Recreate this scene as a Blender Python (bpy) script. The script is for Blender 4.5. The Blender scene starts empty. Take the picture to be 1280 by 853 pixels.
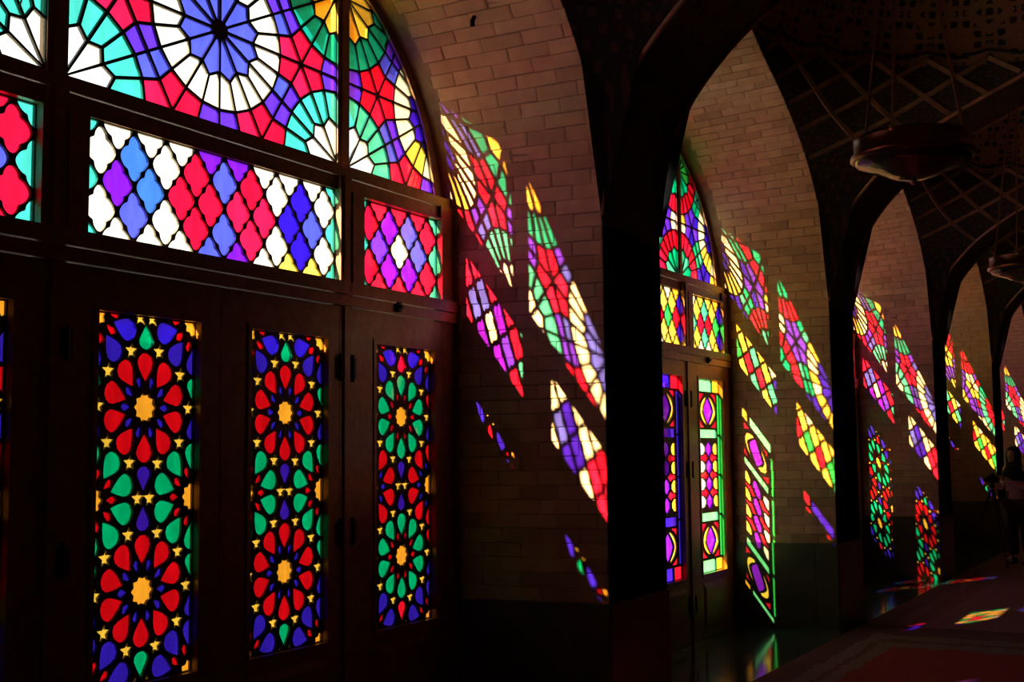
import bpy, bmesh, math, random
from mathutils import Vector, Matrix
from mathutils.geometry import delaunay_2d_cdt
random.seed(7)
sc = bpy.context.scene
COL = sc.collection
K = 4.0                      # metres per plan unit (camera stands one unit from the window wall)
F = -0.412                   # floor level in plan units
def U(x, y, z): return Vector((x*K, y*K, (z-F)*K))

# ------------------------------------------------------------------ camera
yaw, pitch, roll, fpx = math.radians(29.625), math.radians(5.261), math.radians(-0.634), 1525.8
fw = Vector((math.cos(yaw)*math.cos(pitch), math.sin(yaw)*math.cos(pitch), math.sin(pitch)))
rt = fw.cross(Vector((0, 0, 1))).normalized(); up = rt.cross(fw)
r2 = math.cos(roll)*rt + math.sin(roll)*up; u2 = -math.sin(roll)*rt + math.cos(roll)*up
cam = bpy.data.cameras.new('camera'); cam.sensor_width = 36; cam.lens = fpx/1280*36; cam.clip_start = .05; cam.clip_end = 400
co = bpy.data.objects.new('camera', cam); COL.objects.link(co)
M = Matrix((r2, u2, -fw)).transposed().to_4x4(); M.translation = U(0, -1, 0); co.matrix_world = M
sc.camera = co

# ------------------------------------------------------------------ sky, sun, exposure
w = bpy.data.worlds.new('sky'); sc.world = w; w.use_nodes = True
bg = w.node_tree.nodes['Background']; bg.inputs[0].default_value = (.86, .93, 1, 1); bg.inputs[1].default_value = 2.2
SUN = Vector((1, -.5, -.72)).normalized()
sl = bpy.data.lights.new('sun', 'SUN'); sl.energy = 58; sl.angle = math.radians(.53); sl.color = (1, .91, .74)
so = bpy.data.objects.new('sun', sl); COL.objects.link(so); so.rotation_euler = SUN.to_track_quat('-Z', 'Y').to_euler()
so.location = U(-3, 3, 4)
sc.view_settings.view_transform = 'Standard'; sc.view_settings.look = 'None'
sc.view_settings.exposure = 0; sc.view_settings.gamma = 1; sc.view_settings.use_curve_mapping = False
sc.cycles.max_bounces = 8; sc.cycles.diffuse_bounces = 5; sc.cycles.transparent_max_bounces = 16
sc.cycles.sample_clamp_indirect = 6

# ------------------------------------------------------------------ materials
MATS = {}
def mat(name, col=(.5,.5,.5), rough=.7, metal=0., spec=.5, noise=None, bump=None):
    """principled; noise=(scale, dark colour, contrast) mottles the colour, bump=(scale, strength)."""
    if name in MATS: return MATS[name]
    m = bpy.data.materials.new(name); m.use_nodes = True; nt = m.node_tree; b = nt.nodes['Principled BSDF']
    b.inputs['Base Color'].default_value = (*col, 1); b.inputs['Roughness'].default_value = rough
    b.inputs['Metallic'].default_value = metal; b.inputs['Specular IOR Level'].default_value = spec
    tc = nt.nodes.new('ShaderNodeTexCoord')
    if noise:
        n = nt.nodes.new('ShaderNodeTexNoise'); n.inputs['Scale'].default_value = noise[0]; n.inputs['Detail'].default_value = 5
        r = nt.nodes.new('ShaderNodeValToRGB'); r.color_ramp.elements[0].position = .5-noise[2]; r.color_ramp.elements[1].position = .5+noise[2]
        r.color_ramp.elements[0].color = (*noise[1], 1); r.color_ramp.elements[1].color = (*col, 1)
        nt.links.new(tc.outputs['Object'], n.inputs['Vector']); nt.links.new(n.outputs['Fac'], r.inputs['Fac'])
        nt.links.new(r.outputs['Color'], b.inputs['Base Color'])
    if bump:
        n2 = nt.nodes.new('ShaderNodeTexNoise'); n2.inputs['Scale'].default_value = bump[0]; n2.inputs['Detail'].default_value = 6
        bp = nt.nodes.new('ShaderNodeBump'); bp.inputs['Strength'].default_value = bump[1]; bp.inputs['Distance'].default_value = .01
        nt.links.new(tc.outputs['Object'], n2.inputs['Vector']); nt.links.new(n2.outputs['Fac'], bp.inputs['Height']); nt.links.new(bp.outputs['Normal'], b.inputs['Normal'])
    MATS[name] = m; return m

def brick_mat():
    m = mat('brick_face', (.55, .35, .18), .8, bump=(30, .35)); nt = m.node_tree; b = nt.nodes['Principled BSDF']
    oi = nt.nodes.new('ShaderNodeObjectInfo'); r = nt.nodes.new('ShaderNodeValToRGB')
    r.color_ramp.elements[0].color = (.42, .25, .12, 1); r.color_ramp.elements[1].color = (.62, .40, .21, 1)
    e = r.color_ramp.elements.new(.25); e.color = (.53, .335, .17, 1)
    n = nt.nodes.new('ShaderNodeTexNoise'); n.inputs['Scale'].default_value = 9; n.inputs['Detail'].default_value = 6
    g = nt.nodes.new('ShaderNodeNewGeometry')
    mx = nt.nodes.new('ShaderNodeMix'); mx.data_type = 'RGBA'; mx.blend_type = 'MULTIPLY'; mx.inputs[0].default_value = .55
    r2_ = nt.nodes.new('ShaderNodeValToRGB'); r2_.color_ramp.elements[0].position = .3; r2_.color_ramp.elements[1].position = .7
    r2_.color_ramp.elements[0].color = (.6, .55, .5, 1); r2_.color_ramp.elements[1].color = (1, 1, 1, 1)
    nt.links.new(oi.outputs['Random'], r.inputs['Fac']); nt.links.new(g.outputs['Position'], n.inputs['Vector'])
    nt.links.new(n.outputs['Fac'], r2_.inputs['Fac']); nt.links.new(r.outputs['Color'], mx.inputs[6]); nt.links.new(r2_.outputs['Color'], mx.inputs[7])
    nt.links.new(mx.outputs[2], b.inputs['Base Color']); return m
BRICK = brick_mat()
MORTAR = mat('mortar', (.30, .19, .11), .95, noise=(14, (.2, .125, .07), .2))
MARBLE = mat('grey_marble', (.12, .115, .065), .35, noise=(3, (.08, .075, .045), .2))
FLOORM = mat('polished_stone_floor', (.055, .085, .075), .12, noise=(2.2, (.03, .05, .045), .25), bump=(6, .12))
WOOD = mat('dark_wood', (.27, .125, .042), .36, noise=(18, (.15, .065, .022), .25), bump=(25, .25))
CAME = mat('tracery_wood', (.012, .007, .006), .6)
IRON = mat('black_iron', (.01, .01, .01), .5, .6)
PLAST = mat('dark_plaster', (.10, .055, .035), .85, noise=(5, (.05, .03, .02), .2))
TRIM = mat('moulding_brick', (.55, .28, .16), .7, noise=(9, (.26, .13, .08), .2))

def tile_mat(name, base, dot, sc1, sc2, thr=.33, uv=False):
    m = mat(name, base, .5); nt = m.node_tree; b = nt.nodes['Principled BSDF']
    tc = nt.nodes.new('ShaderNodeTexCoord'); v = nt.nodes.new('ShaderNodeTexVoronoi'); v.distance = 'CHEBYCHEV'
    v.inputs['Scale'].default_value = sc1; v.inputs['Randomness'].default_value = 0
    v2 = nt.nodes.new('ShaderNodeTexVoronoi'); v2.distance = 'MANHATTAN'; v2.inputs['Scale'].default_value = sc2; v2.inputs['Randomness'].default_value = 0
    a = nt.nodes.new('ShaderNodeMath'); a.operation = 'LESS_THAN'; a.inputs[1].default_value = thr
    c = nt.nodes.new('ShaderNodeMath'); c.operation = 'SINE'; mu = nt.nodes.new('ShaderNodeMath'); mu.operation = 'MULTIPLY'; mu.inputs[1].default_value = 14
    gt = nt.nodes.new('ShaderNodeMath'); gt.operation = 'GREATER_THAN'; gt.inputs[1].default_value = -.1
    an = nt.nodes.new('ShaderNodeMath'); an.operation = 'MULTIPLY'
    mx = nt.nodes.new('ShaderNodeMix'); mx.data_type = 'RGBA'; mx.inputs[6].default_value = (*base, 1); mx.inputs[7].default_value = (*dot, 1)
    L = nt.links.new; src = tc.outputs['UV' if uv else 'Object']
    if uv: v.voronoi_dimensions = v2.voronoi_dimensions = '2D'
    L(src, v.inputs['Vector']); L(src, v2.inputs['Vector']); L(v.outputs['Distance'], a.inputs[0])
    L(v2.outputs['Distance'], mu.inputs[0]); L(mu.outputs[0], c.inputs[0]); L(c.outputs[0], gt.inputs[0]); L(a.outputs[0], an.inputs[0]); L(gt.outputs[0], an.inputs[1])
    L(an.outputs[0], mx.inputs[0]); L(mx.outputs[2], b.inputs['Base Color']); return m
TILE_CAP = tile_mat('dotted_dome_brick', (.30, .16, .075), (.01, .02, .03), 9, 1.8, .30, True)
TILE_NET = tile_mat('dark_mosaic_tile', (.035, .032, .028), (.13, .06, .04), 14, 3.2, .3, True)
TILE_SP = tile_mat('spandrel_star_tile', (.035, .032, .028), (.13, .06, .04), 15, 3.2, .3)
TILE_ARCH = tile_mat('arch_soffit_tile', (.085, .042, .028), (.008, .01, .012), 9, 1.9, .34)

GL = {'cream': (1, .95, .72), 'white': (1, .97, .88), 'cyan': (.075, .60, .47), 'green': (.01, .36, .24), 'lime': (.03, .62, .12), 'mint': (.16, .82, .42),
      'red': (.85, .008, .045), 'pink': (.9, .014, .08), 'crimson': (.62, .003, .012), 'violet': (.14, .035, .85), 'blueviolet': (.10, .115, .75),
      'sky': (.06, .19, .72), 'navy': (.028, .012, .70), 'indigo': (.038, .010, .62), 'amber': (1, .50, .045), 'yellow': (1, .72, .10),
      'sea': (.0, .50, .27), 'magenta': (.22, .012, .85)}
def glass(cn):
    key = 'glass_'+cn
    if key in MATS: return MATS[key]
    m = bpy.data.materials.new(key); m.use_nodes = True; nt = m.node_tree; nt.nodes.clear(); L = nt.links.new
    out = nt.nodes.new('ShaderNodeOutputMaterial'); c = GL[cn]; s = [x**.5 for x in c]      # two faces: square root each
    tr = nt.nodes.new('ShaderNodeBsdfTransparent'); tl = nt.nodes.new('ShaderNodeBsdfTranslucent'); gl = nt.nodes.new('ShaderNodeBsdfGlossy')
    gl.inputs['Roughness'].default_value = .08; gl.inputs['Color'].default_value = (1, 1, 1, 1)
    tl.inputs['Color'].default_value = (*c, 1)
    g = nt.nodes.new('ShaderNodeNewGeometry'); n = nt.nodes.new('ShaderNodeTexNoise'); n.inputs['Scale'].default_value = 5; n.inputs['Detail'].default_value = 3
    mp = nt.nodes.new('ShaderNodeMapping'); mp.inputs['Scale'].default_value = (3.2, 1, .8)
    r = nt.nodes.new('ShaderNodeValToRGB'); r.color_ramp.elements[0].position = .35; r.color_ramp.elements[1].position = .62
    r.color_ramp.elements[0].color = (*[x*.88 for x in s], 1); r.color_ramp.elements[1].color = (*s, 1)
    L(g.outputs['Position'], mp.inputs['Vector']); L(mp.outputs[0], n.inputs['Vector']); L(n.outputs['Fac'], r.inputs['Fac']); L(r.outputs['Color'], tr.inputs['Color'])
    a = nt.nodes.new('ShaderNodeMixShader'); a.inputs[0].default_value = .05; b = nt.nodes.new('ShaderNodeMixShader'); b.inputs[0].default_value = .04
    L(tr.outputs[0], a.inputs[1]); L(tl.outputs[0], a.inputs[2]); L(a.outputs[0], b.inputs[1]); L(gl.outputs[0], b.inputs[2]); L(b.outputs[0], out.inputs['Surface'])
    MATS[key] = m; return m

# ------------------------------------------------------------------ helpers
def link(name, me, m=None, parent=None, kind=None, label=None, cat=None, group=None):
    o = bpy.data.objects.new(name, me); COL.objects.link(o)
    if m is not None and me is not None and len(me.materials) == 0: me.materials.append(m)
    if parent is not None: o.parent = parent
    if kind: o['kind'] = kind
    if label: o['label'] = label
    if cat: o['category'] = cat
    if group: o['group'] = group
    return o
def mesh(name, V, Fc, smooth=False):
    me = bpy.data.meshes.new(name); me.from_pydata([tuple(v) for v in V], [], Fc); me.update()
    if smooth:
        for p in me.polygons: p.use_smooth = True
    return me
class MB:
    def __init__(s): s.v = []; s.f = []
    def add(s, V, Fc):
        n = len(s.v); s.v += [tuple(v) for v in V]; s.f += [tuple(i+n for i in f) for f in Fc]; return s
    def box(s, x0, x1, y0, y1, z0, z1, unit=True):
        c = [(x, y, z) for x in (x0, x1) for y in (y0, y1) for z in (z0, z1)]
        if unit: c = [U(*p) for p in c]
        return s.add(c, [(0,1,3,2),(4,6,7,5),(0,4,5,1),(2,3,7,6),(0,2,6,4),(1,5,7,3)])
    def frustum(s, x0, x1, z0, z1, y0, y1, b):       # raised panel facing -y
        o = [U(x0,y0,z0),U(x1,y0,z0),U(x1,y0,z1),U(x0,y0,z1)]; i = [U(x0+b,y1,z0+b),U(x1-b,y1,z0+b),U(x1-b,y1,z1-b),U(x0+b,y1,z1-b)]
        return s.add(o+i, [(3,2,1,0),(0,1,5,4),(1,2,6,5),(2,3,7,6),(3,0,4,7),(4,5,6,7)])
    def tube(s, pts, r, n=8, r1=None, cap=True):
        pts = [Vector(p) for p in pts]; N = len(s.v); prev = None
        for i, p in enumerate(pts):
            d = (pts[min(i+1, len(pts)-1)]-pts[max(i-1, 0)]).normalized()
            a = d.orthogonal().normalized() if prev is None else (prev-d*prev.dot(d)).normalized(); prev = a; b = d.cross(a)
            rr = r if r1 is None else r+(r1-r)*i/(len(pts)-1)
            for k in range(n): s.v.append(tuple(p+a*math.cos(2*math.pi*k/n)*rr+b*math.sin(2*math.pi*k/n)*rr))
        for i in range(len(pts)-1):
            for k in range(n): s.f.append((N+i*n+k, N+i*n+(k+1)%n, N+(i+1)*n+(k+1)%n, N+(i+1)*n+k))
        if cap: s.f.append(tuple(N+k for k in range(n))[::-1]); s.f.append(tuple(N+(len(pts)-1)*n+k for k in range(n)))
        return s
    def lathe(s, prof, c, n=32):
        N = len(s.v)
        for r, z in prof:
            for k in range(n): s.v.append((c[0]+r*math.cos(2*math.pi*k/n), c[1]+r*math.sin(2*math.pi*k/n), c[2]+z))
        for i in range(len(prof)-1):
            for k in range(n): s.f.append((N+i*n+k, N+i*n+(k+1)%n, N+(i+1)*n+(k+1)%n, N+(i+1)*n+k))
        return s
    def me(s, name, smooth=False): return mesh(name, s.v, s.f, smooth)

def area(P): return sum(P[i][0]*P[(i+1)%len(P)][1]-P[(i+1)%len(P)][0]*P[i][1] for i in range(len(P)))/2
def ccw(P): return P if area(P) > 0 else P[::-1]
def clip(P, C):
    """Sutherland-Hodgman: P clipped by convex ccw C."""
    for i in range(len(C)):
        a, b = C[i], C[(i+1) % len(C)]; out = []
        def side(p): return (b[0]-a[0])*(p[1]-a[1])-(b[1]-a[1])*(p[0]-a[0])
        for j in range(len(P)):
            p, q = P[j], P[(j+1) % len(P)]; sp, sq = side(p), side(q)
            if sp >= 0: out.append(p)
            if (sp >= 0) != (sq >= 0):
                t = sp/(sp-sq); out.append((p[0]+t*(q[0]-p[0]), p[1]+t*(q[1]-p[1])))
        P = out
        if len(P) < 3: return []
    res = []
    for p in P:
        if not res or math.hypot(p[0]-res[-1][0], p[1]-res[-1][1]) > 2e-4: res.append(p)
    if len(res) > 1 and math.hypot(res[0][0]-res[-1][0], res[0][1]-res[-1][1]) < 2e-4: res.pop()
    return res if len(res) >= 3 else []
def offset(P, d):
    """inset (d>0) a ccw polygon."""
    n = len(P); out = []
    for i in range(n):
        p0, p1, p2 = Vector(P[i-1]), Vector(P[i]), Vector(P[(i+1) % n])
        e1 = (p1-p0).normalized(); e2 = (p2-p1).normalized(); n1 = Vector((-e1.y, e1.x)); n2 = Vector((-e2.y, e2.x))
        b = n1+n2; L = b.length
        if L < .2: b = n1; k = 1
        else: b /= L; k = min(1/max(.35, b.dot(n1)), 2.6)
        q = p1+b*d*k; out.append((q.x, q.y))
    return out
def inset_ok(P, d):
    Q = offset(P, d)
    return Q if area(Q) > 2e-5 and area(Q) < area(P) else []

def came_mesh(name, border, holes, y0, y1):
    """flat board (X-Z plane) with holes, triangulated with constraints, given thickness along Y."""
    vs, fs = [], []
    for P in [border]+holes:
        fs.append(list(range(len(vs), len(vs)+len(P)))); vs += [Vector((p[0]*K, (p[1]-F)*K)) for p in P]
    v2, e2, f2, ov, oe, of = delaunay_2d_cdt(vs, [], fs, 0, 1e-5, True)
    def inside(P, x, y):
        r = False
        for (x0, y0_), (x1, y1_) in zip(P, P[1:]+P[:1]):
            if (y0_ > y) != (y1_ > y) and x < x0+(y-y0_)/(y1_-y0_)*(x1-x0): r = not r
        return r
    hb = [(P, min(p[0] for p in P), max(p[0] for p in P), min(p[1] for p in P), max(p[1] for p in P)) for P in holes]; keep = []
    for f in f2:
        x = sum(v2[i].x for i in f)/len(f)/K; y = sum(v2[i].y for i in f)/len(f)/K+F
        if inside(border, x, y) and not any(a <= x <= b and c <= y <= d and inside(P, x, y) for P, a, b, c, d in hb): keep.append(tuple(f))
    n = len(v2); V = [(v.x, y0*K, v.y) for v in v2]+[(v.x, y1*K, v.y) for v in v2]
    Fs = []; ec = {}
    for f in keep:
        Fs.append(f); Fs.append(tuple(a+n for a in f[::-1]))
        for a, b in zip(f, f[1:]+f[:1]): ec[(a, b)] = 1
    for (a, b) in ec:
        if (b, a) not in ec: Fs.append((b, a, a+n, b+n))
    return mesh(name, V, Fs)
def prism(P, y0, y1):
    n = len(P); V = [U(p[0], y0, p[1]) for p in P]+[U(p[0], y1, p[1]) for p in P]
    return V, [tuple(range(n)), tuple(range(2*n-1, n-1, -1))]+[(i+n, (i+1) % n+n, (i+1) % n, i) for i in range(n)]

# ------------------------------------------------------------------ window patterns (plan units, relative to bay centre; z absolute)
def arch_glass(dx): return
def lerp_prof(prof, x):
    for (a, b), (c, d) in zip(prof, prof[1:]):
        if a <= x <= c: return b+(d-b)*(x-a)/(c-a)
    return prof[-1][1]
GA = [(0, .775), (.07, .748), (.14, .716), (.191, .690), (.25, .661), (.311, .624), (.342, .598), (.38, .560), (.417, .508), (.442, .453), (.4585, .391)]
OPEN = [(0, .814), (.07, .787), (.14, .754), (.20, .724), (.26, .691), (.322, .651), (.3775, .611), (.4295, .557), (.467, .497), (.489, .444), (.501, .392), (.5035, .33)]
ARR = [(0, .845), (.08, .806), (.145, .779), (.21, .749), (.27, .718), (.322, .685), (.36, .658), (.397, .625), (.43, .590), (.456, .556), (.478, .518), (.494, .478), (.505, .435), (.511, .39), (.513, .33)]
BOT = .389
def smooth(P, n=3):
    out = []
    for i in range(len(P)-1):
        p0, p1, p2, p3 = P[max(i-1, 0)], P[i], P[i+1], P[min(i+2, len(P)-1)]
        for k in range(n):
            t = k/n; out.append(tuple(.5*(2*b+(c-a)*t+(2*a-5*b+4*c-d)*t*t+(3*b-a-3*c+d)*t**3) for a, b, c, d in zip(p0, p1, p2, p3)))
    return out+[P[-1]]
GA, OPEN, ARR = smooth(GA), smooth(OPEN), [(x*.506/.513, z) for x, z in smooth(ARR)]
FY = .0125                                   # the fanlights are glazed a little deeper than the rest
def FT(p): return (p[0]*(1+FY)+.015, p[1]*(1+FY))
def pane_region(x0, x1):
    P = [(x0, BOT), (x1, BOT)]
    xs = sorted({x0, x1, 0.0} | {s*p[0] for p in GA for s in (1, -1)}, reverse=True)
    for x in xs:
        if x0 <= x <= x1:
            z = lerp_prof(GA, abs(x))
            if z > BOT+.004 and (x in (x0, x1) or min(x-x0, x1-x) > .004): P.append((x, z))
    return ccw(P)
def girih(ox, dx, dz, ci, pal):
    """12-fold rosettes on a triangular lattice; returns [(poly, colour)]"""
    ax, az = dx/.8660254, 2*dz; out = []
    for i in range(-3, 4):
        for j in range(-2, 6):
            if (i+j) % 2 != 0: continue
            cx, cz = ox+i*dx, BOT+.0015+j*dz
            def q(rho, deg): return (cx+rho*math.cos(math.radians(deg))*ax, cz+rho*math.sin(math.radians(deg))*az)
            p = pal[j % 4]
            for k in range(12): 
                hub = [q(.046, 30*k), q(.046, 30*k+30)] if j == 1 else [(cx, cz)]
                out.append((hub[:1]+[q(.221, 30*k), q(.264, 30*k+15), q(.221, 30*k+30)]+hub[1:], random.choice(p[0])))
            for k in range(24):
                ri = (.221, .264)[k % 2]; rj = (.221, .264)[(k+1) % 2]
                out.append(([q(ri, 15*k), q(.418, 15*k), q(.418, 15*k+15), q(rj, 15*k+15)], random.choice(p[1])))
            for fo in range(0, 360, 60):
                O = q(.57735, fo)
                for s in (1, -1):
                    Mx = q(.5, fo+30*s); P = (Mx[0]+.47*(O[0]-Mx[0]), Mx[1]+.47*(O[1]-Mx[1]))
                    out.append(([O, q(.418, fo), q(.418, fo+15*s), P], random.choice(pal['kite'])))
                    vert = abs(math.cos(math.radians(fo+30*s))) < .1
                    out.append(([Mx, q(.418, fo+30*s), q(.418, fo+15*s), P], random.choice(pal['quadv' if vert else 'quad'])))
    return out
QUAD = [(x*.935, z*.935) for x, z in [(0, .86), (.14, .835), (.26, .75), (.35, .645), (.385, .55), (.40, .48), (.46, .43), (.55, .405), (.67, .345), (.79, .24), (.88, .12), (.92, 0)]]
def quatre(x0, x1, z0, z1, n, cols, phase):
    """rows of lobed lozenges; cols = 5 strings rows from the top edge down."""
    a = (x1-x0)/n/2; b = (z1-z0)/4; out = []
    shp = QUAD+[(x, -z) for x, z in QUAD[-2::-1]]; shp = shp+[(-x, z) for x, z in shp[-2:0:-1]]
    for r in range(5):
        zc = z1-r*b; off = (r+phase) % 2; row = cols[r].split()
        cnt = n if off else n+1
        for c in range(cnt):
            xc = x0+(2*c+(1 if off else 0))*a
            out.append((ccw([(xc+x*a, zc+z*b) for x, z in shp]), row[c % len(row)]))
    return out
def rosettes(cx, pal):
    """10-fold star rosettes for the door leaves"""
    R = .0641; out = []; zc = .0536
    def place(px, pz, kind):
        def q(rho, tau, deg):
            c, s = math.cos(math.radians(deg)), math.sin(math.radians(deg)); return (px+R*(rho*c-tau*s), pz+R*(rho*s+tau*c))
        P = pal[kind]
        st = []
        for k in range(20): st.append(q((.255, .205)[k % 2], 0, 18*k))
        out.append((st, P['c']))
        pet = [(.42, 0), (.53, .085), (.66, .165), (.76, .195), (.85, .165), (.915, .08), (.925, 0)]
        pet = pet+[(a, -b) for a, b in pet[-2:0:-1]]
        sm = [(.31, 0), (.38, .045), (.48, .072), (.545, 0), (.48, -.072), (.38, -.045)]
        for k in range(10):
            out.append(([q(a, b, 18+36*k) for a, b in pet], P['p'])); out.append(([q(a, b, 36*k) for a, b in sm], P['s']))
            if kind == 'm' or k in (0, 5, 1, 4, 6, 9):
                if kind == 'm' or True:
                    sx, sz = q(1.0, 0, 36*k)
                    stars.add((round(sx, 3), round(sz, 3)))
        dr = [(.985, 0), (1.0, .09), (1.06, .155), (1.14, .165), (1.27, .095), (1.43, 0)]
        dr = dr+[(a, -b) for a, b in dr[-2:0:-1]]
        out.append(([q(a, b, 90) for a, b in dr], P['u'])); out.append(([q(a, b, -90) for a, b in dr], P['d']))
    stars = set()
    mids = [(cx, zc, 'm'), (cx, zc-3.05*R, 'n')]
    for s in (-1, 1):
        mids += [(cx+s*1.125*R, zc+1.525*R, 'top'), (cx+s*1.125*R, zc-1.525*R, 'mid'), (cx+s*1.125*R, zc-4.575*R, 'bot')]
    for a in mids: place(*a)
    done = []
    for sx, sz in sorted(stars):
        if any(math.hypot(sx-a, sz-b) < .012 for a, b in done): continue
        done.append((sx, sz)); ang = math.degrees(math.atan2(sz-zc, sx-cx))
        out.append(([(sx+R*(.155, .068)[k % 2]*math.cos(math.radians(36*k+90)), sz+R*(.155, .068)[k % 2]*math.sin(math.radians(36*k+90))) for k in range(10)], pal['star']))
    return out
def pal_rose(main, small, mid, midd, topd, edge1, edge2, msmall='crimson'):
    return {'star': 'yellow', 'm': dict(c='amber', p=main, s=small, u=topd, d=midd), 'n': dict(c='amber', p=main, s=small, u=midd, d=topd),
            'top': dict(c='amber', p='navy', s=msmall, u=topd, d=edge1), 'mid': dict(c='amber', p=mid, s=msmall, u=edge2, d=edge1), 'bot': dict(c='amber', p='navy', s=msmall, u=edge2, d=topd)}
ROSE_RED = pal_rose('crimson', 'navy', 'sea', 'indigo', 'sea', 'sea', 'navy')
ROSE_GREEN = pal_rose('sea', 'crimson', 'crimson', 'indigo', 'red', 'crimson', 'navy', 'navy'); ROSE_GREEN['top']['s'] = ROSE_GREEN['bot']['s'] = 'crimson'
def lattice_door(x0, x1, z0, z1, var=0):
    """framed strips and lenses of the second window's leaves"""
    out = []; W = x1-x0; H = z1-z0
    bar, side, corner = (('mint', 'lime', 'amber'), ('indigo', 'navy', 'red'))[var]
    def p(u, v): return (x0+u*W, z1-v*H)
    def rect(u0, u1, v0, v1, c): out.append(([p(u0, v0), p(u0, v1), p(u1, v1), p(u1, v0)], c))
    for v0, v1 in ((.0, .062), (.938, 1.0)):
        rect(0, .035, v0, v1, corner); rect(.065, .67, v0, v1, bar); rect(.705, 1, v0, v1, corner)
    for u0, u1 in ((0, .105), (.895, 1)):
        for v0, v1 in ((.074, .286), (.296, .495), (.505, .704), (.714, .926)): rect(u0, u1, v0, v1, side)
    rect(.16, .84, .262, .305, bar); rect(.16, .84, .695, .738, bar)
    for v0, v1 in ((.075, .25), (.75, .925)):
        vc = (v0+v1)/2; h = (v1-v0)/2
        TT = [k/8 for k in range(-8, 9)]
        L = [(.5+.195*(1-abs(t)**1.35), vc+h*.84*t) for t in TT]
        lens = L+[(1-a, b) for a, b in L[-2:0:-1]]; out.append(([p(*a) for a in lens], 'magenta'))
        O = [(.5+.31*(1-abs(t)**2.3), vc+h*.97*t) for t in TT[1:-1]]
        I = [(.5+.225*(1-abs(t)**1.45), vc+h*.92*t) for t in TT[1:-1]]
        for s in (1, -1):
            out.append(([p(.5+s*(a-.5), b) for a, b in O+I[::-1]], 'yellow'))
            for e in (1, -1):
                C = [(.84, vc+e*h), (.84, vc+e*h*.08), (.838, vc+e*h*.25), (.815, vc+e*h*.5), (.76, vc+e*h*.74), (.67, vc+e*h*.93), (.62, vc+e*h)]
                out.append(([p(.5+s*(a-.5), b) for a, b in C], 'red'))
    v0, v1 = .318, .682; n = 4; h = (v1-v0)/n/2
    for k in range(n):
        vc = v0+h*(2*k+1)
        out.append(([p(.5, vc-h*.95), p(.62, vc-h*.3), p(.62, vc+h*.3), p(.5, vc+h*.95), p(.38, vc+h*.3), p(.38, vc-h*.3)], 'magenta'))
        for s, c in ((1, 'yellow'), (-1, 'white')):
            out.append(([p(.5+s*.34, vc-h*.70), p(.5+s*.34, vc+h*.70), p(.5+s*.23, vc+h*.62), p(.5+s*.165, vc+h*.25), p(.5+s*.165, vc-h*.25), p(.5+s*.23, vc-h*.62)], c if k in (0, 3) or s > 0 else 'white'))
    for k in range(1, n):
        vc = v0+h*2*k
        for s in (1, -1): out.append(([p(.5+s*.03, vc), p(.5+s*.14, vc-h*.56), p(.5+s*.23, vc-h*.24), p(.5+s*.34, vc-h*.18), p(.5+s*.34, vc+h*.18), p(.5+s*.23, vc+h*.24), p(.5+s*.14, vc+h*.56)], 'red'))
    return out

PAL_A = {0: (['cream', 'white'], ['cyan', 'cyan', 'cyan']), 1: (['blueviolet'], ['cream']), 2: (['amber', 'yellow', 'yellow'], ['green']), 3: (['cream'], ['cyan']),
         'kite': ['red', 'pink', 'red'], 'quad': ['blueviolet', 'violet'], 'quadv': ['violet', 'violet']}
PAL_AR = dict(PAL_A); PAL_AR[1] = (['indigo', 'indigo'], ['cream', 'cream', 'yellow'])
PAL_B = {0: (['sea', 'cyan'], ['pink', 'red']), 1: (['indigo'], ['cream', 'yellow']), 2: (['lime', 'sea'], ['pink', 'red']), 3: (['sea'], ['cream']),
         'kite': ['violet', 'indigo'], 'quad': ['sea', 'cyan'], 'quadv': ['yellow', 'cream']}
PAL_C = {0: (['yellow'], ['violet']), 1: (['red'], ['sea', 'cyan']), 2: (['red'], ['red']), 3: (['cream'], ['cyan']),
         'kite': ['yellow', 'cream'], 'quad': ['violet', 'red'], 'quadv': ['violet']}
Q9 = ['cyan cream cream cream magenta magenta cream cream cream cyan', 'cream sky cream red blueviolet red cream indigo cream',
      'cyan magenta sky red red pink pink indigo blueviolet cyan', 'cream blueviolet cream red blueviolet pink cream indigo cream', 'cyan cream cream cream blueviolet magenta cream yellow yellow cyan']
Q4 = ['cyan pink pink pink cyan', 'red magenta blueviolet pink', 'cyan violet cream blueviolet cyan', 'red magenta magenta pink', 'cyan pink pink pink cyan']
Q4B = ['cream yellow yellow amber', 'indigo yellow cyan yellow indigo', 'cyan pink red lime', 'indigo yellow cyan yellow indigo', 'yellow cream cream yellow']
Q9B = ['yellow cream yellow yellow cream yellow yellow cream amber', 'indigo yellow lime yellow yellow lime yellow yellow yellow indigo', 'lime red red lime yellow lime red lime red', 'indigo yellow lime yellow yellow lime yellow yellow yellow indigo', 'yellow yellow cream yellow cream yellow cream yellow yellow']

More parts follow.
